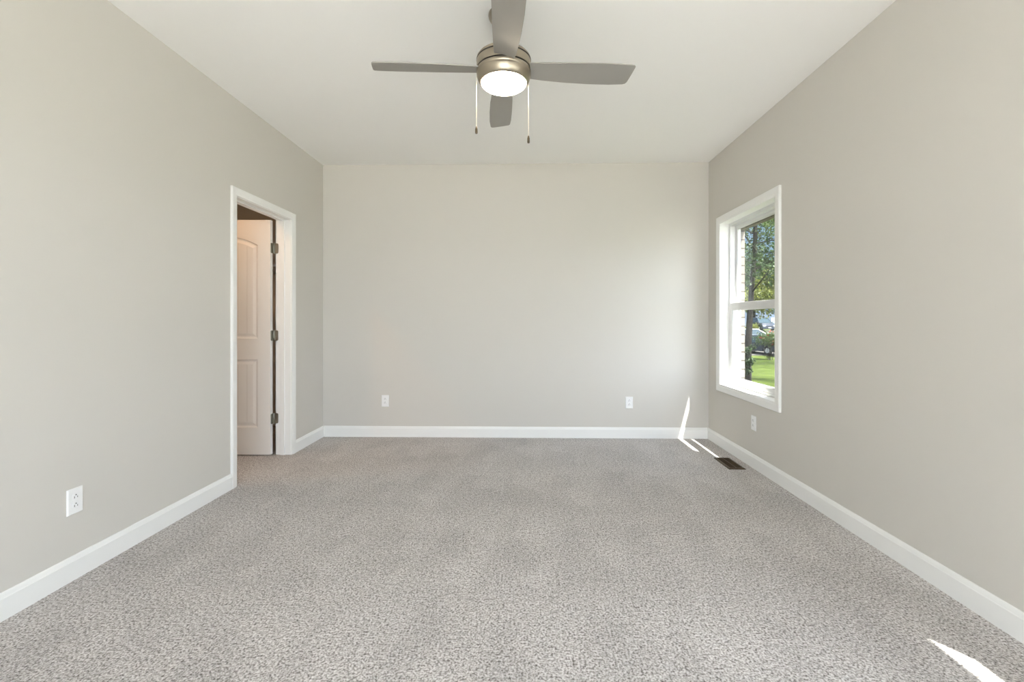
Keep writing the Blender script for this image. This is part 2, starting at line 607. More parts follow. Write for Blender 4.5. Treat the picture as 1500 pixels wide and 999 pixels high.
def make_hinge(z):
    bm = new()
    # leaf on the door edge (faces +x) and leaf on the jamb (faces -y), both with rounded corners
    def rounded(w, h, r=0.012, n=5):
        pts = []
        for cxs, cys, a0 in ((w - r, r, -90), (w - r, h - r, 0)):
            for k in range(n + 1):
                a = R(a0 + 90 * k / n)
                pts.append((cxs + r * math.cos(a), cys + r * math.sin(a)))
        pts += [(0, h), (0, 0)]
        return pts
    o1 = [(-0.004 - u, z + v) for u, v in rounded(0.034, 0.089)]
    prism(bm, o1, 0, -0.0065, -0.004)                       # on the leaf edge
    o2 = [(0.004 + u, z + v) for u, v in rounded(0.036, 0.089)]
    prism(bm, o2, 1, -0.0005, 0.0022)                       # on the jamb
    hg = obj('hinge', bm, M['hinge'], door)
    hg['label'] = 'satin nickel hinge with rounded leaves'
    bm = new()
    lathe(bm, [(0.0, -0.004), (0.004, -0.003), (0.0058, 0.0), (0.0058, 0.089), (0.004, 0.092), (0.0, 0.093)], 14, (0, 0, z))
    obj('hinge_pin', bm, M['hinge'], hg, smooth=True)
for z in (0.262, 0.985, 1.745):
    make_hinge(z)
bm = new()
for s_, y in ((-1, FY0), (1, FY1)):
    pr = [(0.0, 0.0), (0.032, 0.0), (0.032, 0.005), (0.012, 0.009), (0.010, 0.03), (0.026, 0.038), (0.029, 0.05), (0.022, 0.062), (0.0, 0.065)]
    b2 = new(); lathe(b2, pr, 24)
    b2.transform(Matrix.Translation((FX0 + 0.07, y, 0.95)) @ Matrix.Rotation(R(90) * (1 if s_ < 0 else -1), 4, 'X'))
    tmp = bpy.data.meshes.new('tmp'); b2.to_mesh(tmp); b2.free(); bm.from_mesh(tmp); bpy.data.meshes.remove(tmp)
obj('door_knob', bm, M['hinge'], leaf, smooth=True)

# ------------------------------------------------------------------ windows
def make_window(name, w):
    y0, y1 = w
    z0, z1 = WZ
    root = empty(name, (0, 0, 0)); root['kind'] = 'structure'
    bm = new()
    casing_profile_boxes(bm, XR, -1, y0 - 0.001, y1 + 0.001, z0 - 0.001, z1 + 0.001, 0.066, 0.018, True)
    obj('window_casing', bm, M['trim'], root)
    bm = new()                                              # jamb liner
    xa, xb = XR - 0.004, 1.889
    box(bm, (xa, y0 - 0.015, z0 - 0.015), (xb, y0, z1 + 0.015))
    box(bm, (xa, y1, z0 - 0.015), (xb, y1 + 0.015, z1 + 0.015))
    box(bm, (xa, y0, z0 - 0.015), (xb, y1, z0))
    box(bm, (xa, y0, z1), (xb, y1, z1 + 0.015))
    obj('window_jamb', bm, M['trim'], root)
    bm = new()                                              # vinyl master frame with track ribs
    f0, f1, ft = 1.889, 1.9845, 0.028
    box(bm, (f0, y0 - 0.014, z0 - 0.014), (f1, y0 + ft, z1 + 0.014))
    box(bm, (f0, y1 - ft, z0 - 0.014), (f1, y1 + 0.014, z1 + 0.014))
    box(bm, (f0, y0 + ft, z0 - 0.014), (f1, y1 - ft, z0 + 0.024))
    box(bm, (f0, y0 + ft, z1 - ft), (f1, y1 - ft, z1 + 0.014))
    for xr in (1.9335,):
        box(bm, (xr, y0 + ft, z0 + 0.024), (xr + 0.004, y0 + ft + 0.007, z1 - ft))
        box(bm, (xr, y1 - ft - 0.007, z0 + 0.024), (xr + 0.004, y1 - ft, z1 - ft))
    box(bm, (1.968, y0 + ft, z0 + 0.024), (1.98, y0 + ft + 0.012, z1 - ft))
    box(bm, (1.968, y1 - ft - 0.012, z0 + 0.024), (1.98, y1 - ft, z1 - ft))
    box(bm, (1.968, y0 + ft, z1 - ft - 0.012), (1.98, y1 - ft, z1 - ft))
    obj('window_frame', bm, M['vinyl'], root, bevel=0.0015)
    def sash(nm, x0, x1, s0, s1, lower):
        st = 0.026
        a, b = y0 + ft + 0.001, y1 - ft - 0.001
        top, botm = (0.062, 0.040) if lower else (0.030, 0.040)
        bm = new()
        box(bm, (x0, a, s0), (x1, a + st, s1))
        box(bm, (x0, b - st, s0), (x1, b, s1))
        box(bm, (x0, a + st, s0), (x1, b - st, s0 + botm))
        box(bm, (x0, a + st, s1 - top), (x1, b - st, s1))
        # stepped glazing bead
        xm = x1 - 0.014
        g0, g1 = s0 + botm, s1 - top
        for q0, q1 in (((x0 + 0.006, a + st, g0), (xm - 0.003, a + st + 0.007, g1)), ((x0 + 0.006, b - st - 0.007, g0), (xm - 0.003, b - st, g1)),
                       ((x0 + 0.006, a + st + 0.007, g0), (xm - 0.003, b - st - 0.007, g0 + 0.007)), ((x0 + 0.006, a + st + 0.007, g1 - 0.007), (xm - 0.003, b - st - 0.007, g1))):
            box(bm, q0, q1)
        so = obj(nm, bm, M['vinyl'], root, bevel=0.002)
        bm = new()
        box(bm, (xm - 0.002, a + st - 0.004, g0 - 0.004), (xm + 0.002, b - st + 0.004, g1 + 0.004))
        obj('pane', bm, M['glass'], so)
        return so
    sash('upper_sash', 1.938, 1.966, 1.290, z1 - ft, False)
    lo = sash('lower_sash', 1.891, 1.933, z0 + 0.025, 1.334, True)
    return root
make_window('window_1', W1)
make_window('window_2', W2)
make_window('added_window_4', W3)  # unseen, added to bring more daylight in from the right

# glazing added behind the camera as a daylight source
pat = empty('added_window_3', (0, 0, 0)); pat['kind'] = 'structure'
bm = new()
ya, yb = YN - 0.10, YN - 0.02
fw = 0.05
box(bm, (PX0, ya, 0), (PX0 + fw, yb, PZ)); box(bm, (PX1 - fw, ya, 0), (PX1, yb, PZ))
box(bm, (PX0 + fw, ya, PZ - fw), (PX1 - fw, yb, PZ)); box(bm, (PX0 + fw, ya, 0), (PX1 - fw, yb, 0.04))
wd = (PX1 - PX0) / 3
for k in (1, 2):
    box(bm, (PX0 + wd * k - 0.04, ya + 0.01, 0.04), (PX0 + wd * k + 0.04, yb - 0.01, PZ - fw))
obj('window_frame', bm, M['vinyl'], pat)
for k in range(3):
    bm = new()
    box(bm, (PX0 + wd * k + (0.05 if k == 0 else 0.04), YN - 0.064, 0.04), (PX0 + wd * (k + 1) - (0.05 if k == 2 else 0.04), YN - 0.058, PZ - fw))
    obj('pane', bm, M['glass'], pat)

# ================================================================== CEILING FAN
FC = (-0.113, 2.315)
fan = empty('ceiling_fan', (FC[0], FC[1], H))
tag(fan, 'brushed nickel ceiling fan with four taupe grey blades and lit round light', 'ceiling fan')
Z = lambda z: z - H
bm = new()
lathe(bm, [(0.0, 0.0), (0.078, 0.0), (0.079, -0.006), (0.077, -0.018), (0.064, -0.036), (0.034, -0.046), (0.018, -0.048), (0.0, -0.048)], 48)
obj('canopy', bm, M['nickel'], fan, smooth=True)
bm = new()
lathe(bm, [(0.0, -0.046), (0.0127, -0.046), (0.0127, Z(2.545)), (0.022, Z(2.545)), (0.024, Z(2.53)), (0.0, Z(2.53))], 24)
obj('downrod', bm, M['nickel'], fan, smooth=True)
bm = new()
lathe(bm, [(0.0, Z(2.535)), (0.06, Z(2.534)), (0.11, Z(2.530)), (0.130, Z(2.525)), (0.1375, Z(2.516)), (0.139, Z(2.508)),
           (0.1385, Z(2.5060)), (0.139, Z(2.498)), (0.1395, Z(2.466)), (0.1385, Z(2.4600)), (0.132, Z(2.4595)), (0.0, Z(2.4595))], 64)
mh = obj('motor_housing', bm, M['nickel'], fan, smooth=True)
bm = new()
for za in (2.503,):
    lathe(bm, [(0.1370, Z(za - 0.0032)), (0.1400, Z(za - 0.0032)), (0.1400, Z(za + 0.0032)), (0.1370, Z(za + 0.0032))], 64, cap=False)
lathe(bm, [(0.120, Z(2.4525)), (0.1368, Z(2.4525)), (0.1368, Z(2.4595)), (0.120, Z(2.4595))], 64, cap=False)
obj('groove_ring', bm, M['groove'], mh, smooth=True)
bm = new()
lathe(bm, [(0.118, Z(2.4525)), (0.1385, Z(2.4525)), (0.1395, Z(2.449)), (0.1390, Z(2.438)), (0.1375, Z(2.436)), (0.1385, Z(2.434)), (0.1375, Z(2.424)), (0.1335, Z(2.410)),
           (0.1275, Z(2.398)), (0.1215, Z(2.391)), (0.1175, Z(2.389)), (0.1165, Z(2.392))], 64, cap=False)
lk = obj('light_kit', bm, M['nickel'], fan, smooth=True)
bm = new()
pr = [(0.1165, Z(2.393))]
for k in range(1, 11):
    a = k / 10
    pr.append((0.1165 * math.cos(a * math.pi / 2) if k < 10 else 0.0, Z(2.393) - 0.036 * math.sin(a * math.pi / 2)))
lathe(bm, pr, 64)
obj('diffuser', bm, M['lens'], lk, smooth=True)['label'] = 'glowing frosted lens'
# blades: straight clockwise edge, bowed other edge, pitched 12 degrees
BL_Z = 2.452
def blade_mesh():
    cw = [(0.125, -0.050), (0.20, -0.054), (0.35, -0.058), (0.50, -0.059), (0.60, -0.057), (0.655, -0.053)]
    ccw = [(0.125, 0.052), (0.20, 0.064), (0.32, 0.076), (0.45, 0.083), (0.56, 0.084), (0.635, 0.079)]
    tip = [(0.668, -0.050), (0.674, -0.043), (0.673, -0.034), (0.668, 0.000), (0.661, 0.040), (0.656, 0.064), (0.649, 0.074)]
    pts = cw + tip + ccw[::-1]
    bm = new()
    prism(bm, pts, 2, -0.003, 0.003)
    return bm
me_blade = None
TH0 = R(3.6)
for k in range(4):
    a = TH0 + k * math.pi / 2
    if me_blade is None:
        b0 = obj('blade', blade_mesh(), M['blade'], fan, bevel=0.0015)
        me_blade = b0.data
        b = b0
    else:
        b = b0.copy(); col.objects.link(b); b.parent = fan
    b.matrix_local = Matrix.Translation((0, 0, Z(BL_Z + 0.008))) @ Matrix.Rotation(a, 4, 'Z') @ Matrix.Rotation(R(-13.5), 4, 'X')
for dx, dy, zt, ze in ((-0.139, -0.01, 2.425, 2.130), (0.127, 0.03, 2.405, 2.095)):
    bm = new()
    tube(bm, [(dx * 0.93, dy, Z(zt)), (dx, dy, Z(zt) - 0.001), (dx * 1.005, dy, Z(zt) - 0.006), (dx * 1.005, dy, Z(ze + 0.036))], 0.0014, 8)
    zz = zt - 0.012
    while zz > ze + 0.036:
        lathe(bm, [(0.0, 0.002), (0.0017, 0.001), (0.0017, -0.001), (0.0, -0.002)], 6, (dx * 1.005, dy, Z(zz)))
        zz -= 0.008
    ch = obj('pull_chain', bm, M['chain'], fan)
    bm = new()
    lathe(bm, [(0.0, 0.038), (0.003, 0.037), (0.0045, 0.031), (0.0062, 0.024), (0.0066, 0.004), (0.0055, 0.0), (0.0, 0.0)], 16, (dx * 1.005, dy, Z(ze)))
    obj('chain_fob', bm, M['fob'], ch, smooth=True)

# ================================================================== OUTLETS
def make_outlet():
    """local frame: plate in the x-z plane, facing -y, centred on the origin"""
    root = empty('wall_outlet')
    bm = new()
    w, h, t = 0.0365, 0.0585, 0.006
    b = [(-w, -h), (w, -h), (w, h), (-w, h)]
    c = 0.004
    lo_ = [bm.verts.new((x, 0.0, z)) for x, z in b]
    mid = [bm.verts.new((x, -0.002, z)) for x, z in b]
    top = [bm.verts.new((x - math.copysign(c, x), -t, z - math.copysign(c, z))) for x, z in b]
    for p, q in ((lo_, mid), (mid, top)):
        for k in range(4):
            bm.faces.new((p[k], p[(k + 1) % 4], q[(k + 1) % 4], q[k]))
    bm.faces.new(top); bm.faces.new(lo_)
    pl = obj('cover_plate', bm, M['plastic'], root, bevel=0.001)
    bm = new()
    lathe(bm, [(0.0, 0.0), (0.0032, 0.0), (0.0032, 0.0008), (0.0, 0.0012)], 14)
    bm.transform(Matrix.Translation((0, -t, 0)) @ Matrix.Rotation(R(90), 4, 'X'))
    obj('screw', bm, M['plastic'], pl)
    for zc in (0.0195, -0.0195):
        pts = []
        for k in range(24):
            a = 2 * math.pi * k / 24
            pts.append((0.0172 * math.cos(a), zc + max(-0.0135, min(0.0135, 0.0172 * math.sin(a)))))
        bm = new(); prism(bm, pts, 1, -t - 0.0018, -t + 0.001)
        rc = obj('receptacle', bm, M['plastic'], root)
        bm = new()
        yf = -t - 0.0018
        box(bm, (-0.0082, yf - 0.0004, zc - 0.0065), (-0.0058, yf + 0.001, zc + 0.003))
        box(bm, (0.0058, yf - 0.0004, zc - 0.0055), (0.0080, yf + 0.001, zc + 0.002))
        b2 = new(); lathe(b2, [(0.0, 0.0), (0.0027, 0.0), (0.0027, 0.0014), (0.0, 0.0014)], 12)
        b2.transform(Matrix.Translation((0, yf + 0.001, zc + 0.0082)) @ Matrix.Rotation(R(90), 4, 'X'))
        tmp = bpy.data.meshes.new('tmp'); b2.to_mesh(tmp); b2.free(); bm.from_mesh(tmp); bpy.data.meshes.remove(tmp)
        obj('slot', bm, M['slot'], rc)
    return root
o0 = make_outlet()
spots = [((XL, 2.005, 0.353), R(90), 'white duplex outlet on the left wall, nearest to the camera'),
         ((-1.416, YB, 0.362), 0.0, 'white outlet on the back wall, the one nearer the open door'),
         ((1.031, YB, 0.354), 0.0, 'white outlet on the back wall, the one nearer the window'),
         ((XR, 3.629, 0.356), R(-90), 'white outlet on the right wall just below the window')]
for k, (loc, rz, lab) in enumerate(spots):
    o = o0 if k == 0 else copy_tree(o0)
    o.location = loc; o.rotation_euler = (0, 0, rz)
    tag(o, lab, 'outlet', 'wall outlets')

# ================================================================== FLOOR REGISTER
VX0, VX1, VY0, VY1 = 1.600, 1.733, 3.585, 3.876
reg = empty('floor_register', ((VX0 + VX1) / 2, (VY0 + VY1) / 2, 0.0))
tag(reg, 'brown metal floor register in the carpet beneath the window', 'floor vent')
hx, hy = (VX1 - VX0) / 2, (VY1 - VY0) / 2
bm = new()
def rect(x, y, z): return [bm.verts.new(p) for p in ((-x, -y, z), (x, -y, z), (x, y, z), (-x, y, z))]
rows = [rect(hx, hy, 0.0), rect(hx, hy, 0.003), rect(hx - 0.012, hy - 0.012, 0.008), rect(hx - 0.018, hy - 0.018, 0.008), rect(hx - 0.018, hy - 0.018, 0.001)]
for a, b in zip(rows, rows[1:]):
    for k in range(4):
        bm.faces.new((a[k], a[(k + 1) % 4], b[(k + 1) % 4], b[k]))
obj('register_frame', bm, M['bronze'], reg)
bm = new()
box(bm, (-hx + 0.018, -hy + 0.018, 0.0005), (hx - 0.018, hy - 0.018, 0.0015))
obj('recess_shade_plate', bm, M['black'], reg)  # flat black plate stands in for the shade in the duct below
bm = new()
box(bm, (-0.003, -hy + 0.018, 0.003), (0.003, hy - 0.018, 0.0075))
n = 20
for k in range(n):
    y = -hy + 0.018 + (k + 0.5) * (2 * hy - 0.036) / n
    box(bm, (-hx + 0.018, y - 0.0016, 0.002), (hx - 0.018, y + 0.0016, 0.0072))
obj('louvre', bm, M['bronze'], reg)

# ================================================================== CLOSET LIGHT AND SHELF
dl = empty('recessed_downlight', (-2.75, 3.00, H))
tag(dl, 'warm recessed downlight in the ceiling beyond the open door', 'light')
bm = new()
lathe(bm, [(0.085, 0.0), (0.085, -0.006), (0.07, -0.006), (0.062, -0.001), (0.062, 0.0)], 40, cap=False)
obj('trim_ring', bm, M['trim'], dl, smooth=True)
bm = new()
lathe(bm, [(0.0, -0.003), (0.06, -0.003), (0.06, -0.001), (0.0, -0.001)], 40)
M['warm_lens'] = mat('warm_downlight_lens', S(255, 240, 215), 0.4, emit=(1.0, 0.72, 0.42, 1), estr=6.0)
obj('lamp_lens', bm, M['warm_lens'], dl)
sp = bpy.data.lights.new('downlight_beam', 'SPOT')
sp.energy = 30; sp.color = (1.0, 0.60, 0.32); sp.spot_size = R(128); sp.spot_blend = 0.35; sp.shadow_soft_size = 0.05
so = bpy.data.objects.new('downlight_beam', sp)
so.parent = dl; so.location = (0, 0, -0.02)
col.objects.link(so)

bm = new()
box(bm, (-2.50, 4.02, 1.66), (XL - WALL_T, 4.94, 1.678))
box(bm, (-2.50, 4.02, 1.63), (-2.485, 4.94, 1.66))
sh = obj('closet_shelf', bm, M['trim'])
tag(sh, 'white closet shelf glimpsed in the gap behind the open door', 'shelf')

# ================================================================== OUTSIDE
PRO = [(-40, -0.35), (-3, -0.30), (3, -0.42), (6, -0.6), (10, -0.85), (14, -1.05), (22, -1.35), (33, -1.64), (38, -1.42), (43, -1.12), (64, -0.25), (90, 0.2), (140, 0.8)]
def gz(y):
    for (a, b), (c, d) in zip(PRO, PRO[1:]):
        if a <= y <= c:
            t = (y - a) / (c - a)
            return b + (d - b) * t
    return PRO[-1][1] if y > 0 else PRO[0][1]
def strip_mesh(bm, x0, x1, nx, y0, y1, ny, dz, thick=0.0):
    g = [[bm.verts.new((x0 + (x1 - x0) * i / nx, y0 + (y1 - y0) * j / ny, gz(y0 + (y1 - y0) * j / ny) + dz)) for i in range(nx + 1)] for j in range(ny + 1)]
    for j in range(ny):
        for i in range(nx):
            bm.faces.new((g[j][i], g[j][i + 1], g[j + 1][i + 1], g[j + 1][i]))
bm = new(); strip_mesh(bm, -45, 95, 60, -40, 140, 180, 0.0)
struct('lawn', bm, M['grass'])
bm = new(); strip_mesh(bm, -30, 90, 30, 35.2, 66, 60, 0.03)
struct('street', bm, M['pavement'])
bm = new(); box(bm, (-14.0, -32.0, -0.45), (12.0, YN - 0.2, -0.12))  # unseen slab, added and widened to bounce sunlight onto the ceiling
struct('bounce_slab', bm, M['concrete'])

def xat(u, y):
    a = (u - 755.71) / 660.39
    c, s = math.cos(0.0218), math.sin(0.0218)
    return y * (a * c - s) / (a * s + c)

def leaf_cloud(bm, centres, n, size, rng, flat=0.5):
    for _ in range(n):
        c, rad = centres[rng.randrange(len(centres))]
        d = Vector((rng.gauss(0, 1), rng.gauss(0, 1), rng.gauss(0, 0.8)))
        d = d.normalized() * rad * rng.random() ** 0.45
        p = c + d
        nrm = Vector((rng.gauss(0, 1), rng.gauss(0, 1), rng.gauss(0.6, 1))).normalized()
        t = nrm.orthogonal().normalized()
        t = Matrix.Rotation(rng.uniform(0, 6.28), 3, nrm) @ t
        s = nrm.cross(t)
        L = size * rng.uniform(0.7, 1.3); Wd = L * 0.30
        v = [bm.verts.new(q) for q in (p - t * L * 0.5, p + s * Wd - t * L * 0.05 + nrm * L * 0.06, p + t * L * 0.5 - nrm * L * 0.10, p - s * Wd - t * L * 0.05 + nrm * L * 0.06)]
        bm.faces.new((v[0], v[1], v[2])); bm.faces.new((v[0], v[2], v[3]))

def make_tree(name, x, y, pts, rad, nb, blen, zlo, nleaf, lsize, leafm, label, seed, crad=0.9, group='trees outside the window', droop=0.1):
    rng = random.Random(seed)
    root = empty(name, (x, y, gz(y)))
    tag(root, label, 'tree', group)
    P = [Vector(p) for p in pts]
    hgt = P[-1].z
    bm = new()
    tube(bm, P, [rad * (1.35 if i == 0 else 1 - 0.8 * i / len(P)) for i in range(len(P))], 12)
    cents = []
    def along(z):
        for a, b in zip(P, P[1:]):
            if a.z <= z <= b.z:
                return a + (b - a) * ((z - a.z) / (b.z - a.z))
        return P[-1]
    for k in range(nb):
        z = zlo + (hgt - zlo) * (k + rng.random() * 0.6) / nb
        o = along(z)
        az = k * 2.4 + 2.2 + rng.uniform(-0.4, 0.4)
        f = 1 - 0.55 * ((z - zlo) / (hgt - zlo)) ** 1.5
        L = blen * f * rng.uniform(0.75, 1.1)
        el = rng.uniform(0.15, 0.6)
        d = Vector((math.cos(az), math.sin(az), math.tan(el)))
        q1 = o + d * L * 0.5
        q2 = o + d * L + Vector((0, 0, -droop * L))
        r0 = rad * 0.24 * f
        tube(bm, [o, q1, q2], [r0, r0 * 0.6, 0.015], 7)
        cents += [(q1 + Vector((0, 0, 0.2)), crad * f), (q2, crad * 1.05 * f)]
        for s_ in range(3):
            t0 = rng.uniform(0.3, 0.95)
            b0 = o + d * L * t0
            aa = az + rng.choice((-1, 1)) * rng.uniform(0.5, 1.2)
            e = b0 + Vector((math.cos(aa), math.sin(aa), rng.uniform(-0.2, 0.6))) * L * rng.uniform(0.3, 0.5)
            tube(bm, [b0, e], [r0 * 0.4, 0.01], 5)
            cents.append((e, crad * 0.85 * f))
    cents.append((P[-1], crad))
    obj('trunk', bm, M['bark'], root, smooth=True)
    bm = new()
    leaf_cloud(bm, cents, nleaf, lsize, rng)
    me = obj('foliage', bm, leafm, root)
    return root

# main tree, leaning to the right, seen down the whole pane
ty = 17.0
bx = xat(1093.5, ty)
make_tree('shade_tree', bx, ty, [(0, 0, 0), (0.05, 0, 1.2), (0.12, 0, 2.4), (0.22, 0.05, 3.6), (0.33, 0.05, 4.9), (0.4, 0.1, 6.4), (0.45, 0.1, 8.2), (0.4, 0.1, 10.0)],
          0.13, 22, 3.3, 2.9, 11500, 0.13, M['leaf_dark'], 'leafy shade tree with a leaning grey trunk, nearest to the window', 11, crad=0.85)
make_tree('maple_tree', xat(1172, 27), 27, [(0, 0, 0), (0.05, 0, 2), (-0.1, 0.1, 4), (0.05, 0, 6.5), (0, 0, 9.5)],
          0.14, 18, 3.6, 5.2, 9000, 0.15, M['leaf'], 'green tree at right side of the window view, high above the parked cars', 12, crad=0.9)
make_tree('broad_tree', 13.2, 11.9, [(0, 0, 0), (0.05, 0, 2), (-0.1, 0.1, 4), (0.05, 0, 6.0), (0, 0, 8.0)],
          0.15, 18, 2.7, 3.0, 12000, 0.14, M['leaf'], 'broad tree standing right of the window view, shading the near lawn', 17, crad=0.9)
make_tree('yellow_green_tree', xat(1150, 52), 52, [(0, 0, 0), (0.1, 0, 2), (0, 0.1, 4), (0.05, 0, 7)],
          0.17, 22, 4.4, 1.9, 8500, 0.30, M['leaf_yellow'], 'yellow green rounded tree across the street', 13, crad=1.3)
make_tree('dark_green_tree', xat(1104, 70), 70, [(0, 0, 0), (0.1, 0, 3), (0, 0.1, 6), (0.05, 0, 10)],
          0.22, 22, 5.0, 2.0, 9500, 0.36, M['leaf_dark'], 'dark green tree beyond the pavement, left of the far house', 14, crad=1.6)
for k, (u, y, s, m) in enumerate(((1080, 94, 0.9, 'leaf_dark'), (1113, 112, 1.15, 'leaf'), (1150, 98, 1.0, 'leaf_dark'), (1195, 104, 1.2, 'leaf'), (1030, 110, 1.1, 'leaf'))):
    make_tree('woodland_tree', xat(u, y), y, [(0, 0, 0), (0.1, 0, 3 * s), (-0.1, 0.1, 7 * s), (0.05, 0, 13 * s)],
              0.25, 18, 3.6 * s, 2.0, 5000, 0.5, M[m], 'tall tree in the distant row behind the house', 20 + k, crad=1.6, group='distant row of trees')

def make_shrub(name, x, y, w, h, nleaf, lsize, leafm, label, seed, flowers=0, group=None):
    rng = random.Random(seed)
    root = empty(name, (x, y, gz(y)))
    tag(root, label, 'shrub', group)
    bm = new(); cents = []
    for k in range(14):
        a = k * 2.4; r = w * 0.45 * math.sqrt(rng.random())
        top = Vector((r * math.cos(a), r * math.sin(a), h * (rng.uniform(0.72, 0.92) if flowers else rng.uniform(0.45, 0.85))))
        tube(bm, [(0.3 * top.x, 0.3 * top.y, 0), top * 0.55 + Vector((0, 0, 0.05)), top], [0.013, 0.010, 0.005], 5)
        cents.append((top, w * 0.24)); cents.append((top * (0.82 if flowers else 0.6), w * 0.2))
    obj('stem', bm, M['bark'], root)
    bm = new(); leaf_cloud(bm, cents, nleaf, lsize, rng)
    obj('foliage', bm, leafm, root)
    f0 = None
    for k in range(flowers):
        c, rad = cents[rng.randrange(len(cents))]
        d = Vector((rng.gauss(0, 1), rng.gauss(-0.8, 1), rng.gauss(0.3, 1))).normalized() * rad
        if f0 is None:
            bm = new()
            for q in range(6):
                a = q * math.pi / 3
                pc = Vector((0.045 * math.cos(a), 0.045 * math.sin(a), 0.02))
                v = [bm.verts.new(t) for t in ((0, 0, 0), (pc.x - 0.025 * math.sin(a), pc.y + 0.025 * math.cos(a), 0.03), (pc.x * 1.9, pc.y * 1.9, 0.015), (pc.x + 0.025 * math.sin(a), pc.y - 0.025 * math.cos(a), 0.03))]
                bm.faces.new(v)
            lathe(bm, [(0.0, 0.0), (0.02, 0.015), (0.02, 0.035), (0.0, 0.05)], 8)
            f0 = obj('flower', bm, M['flower'], root); fl = f0
        else:
            fl = f0.copy(); col.objects.link(fl); fl.parent = root
        fl.location = c + d
        fl.rotation_euler = (rng.uniform(-0.9, 1.2), rng.uniform(-0.8, 0.8), rng.uniform(0, 6))
        fl.scale = (1.1, 1.1, 1.1)
    return root
make_shrub('flowering_shrub', xat(1127, 32.4), 32.4, 1.7, 1.95, 2000, 0.11, M['leaf'], 'shrub with coral red flowers in front of the parked car', 31, 24)
make_shrub('trunk_shrub', xat(1092.5, 16.3), 16.3, 0.55, 1.7, 1500, 0.09, M['leaf_dark'], 'dark green shrub at the foot of the leaning tree', 32)
make_shrub('golden_shrub', xat(1101, 62), 62, 1.6, 1.0, 900, 0.16, M['leaf_yellow'], 'low golden shrub at the far edge of the pavement', 33)

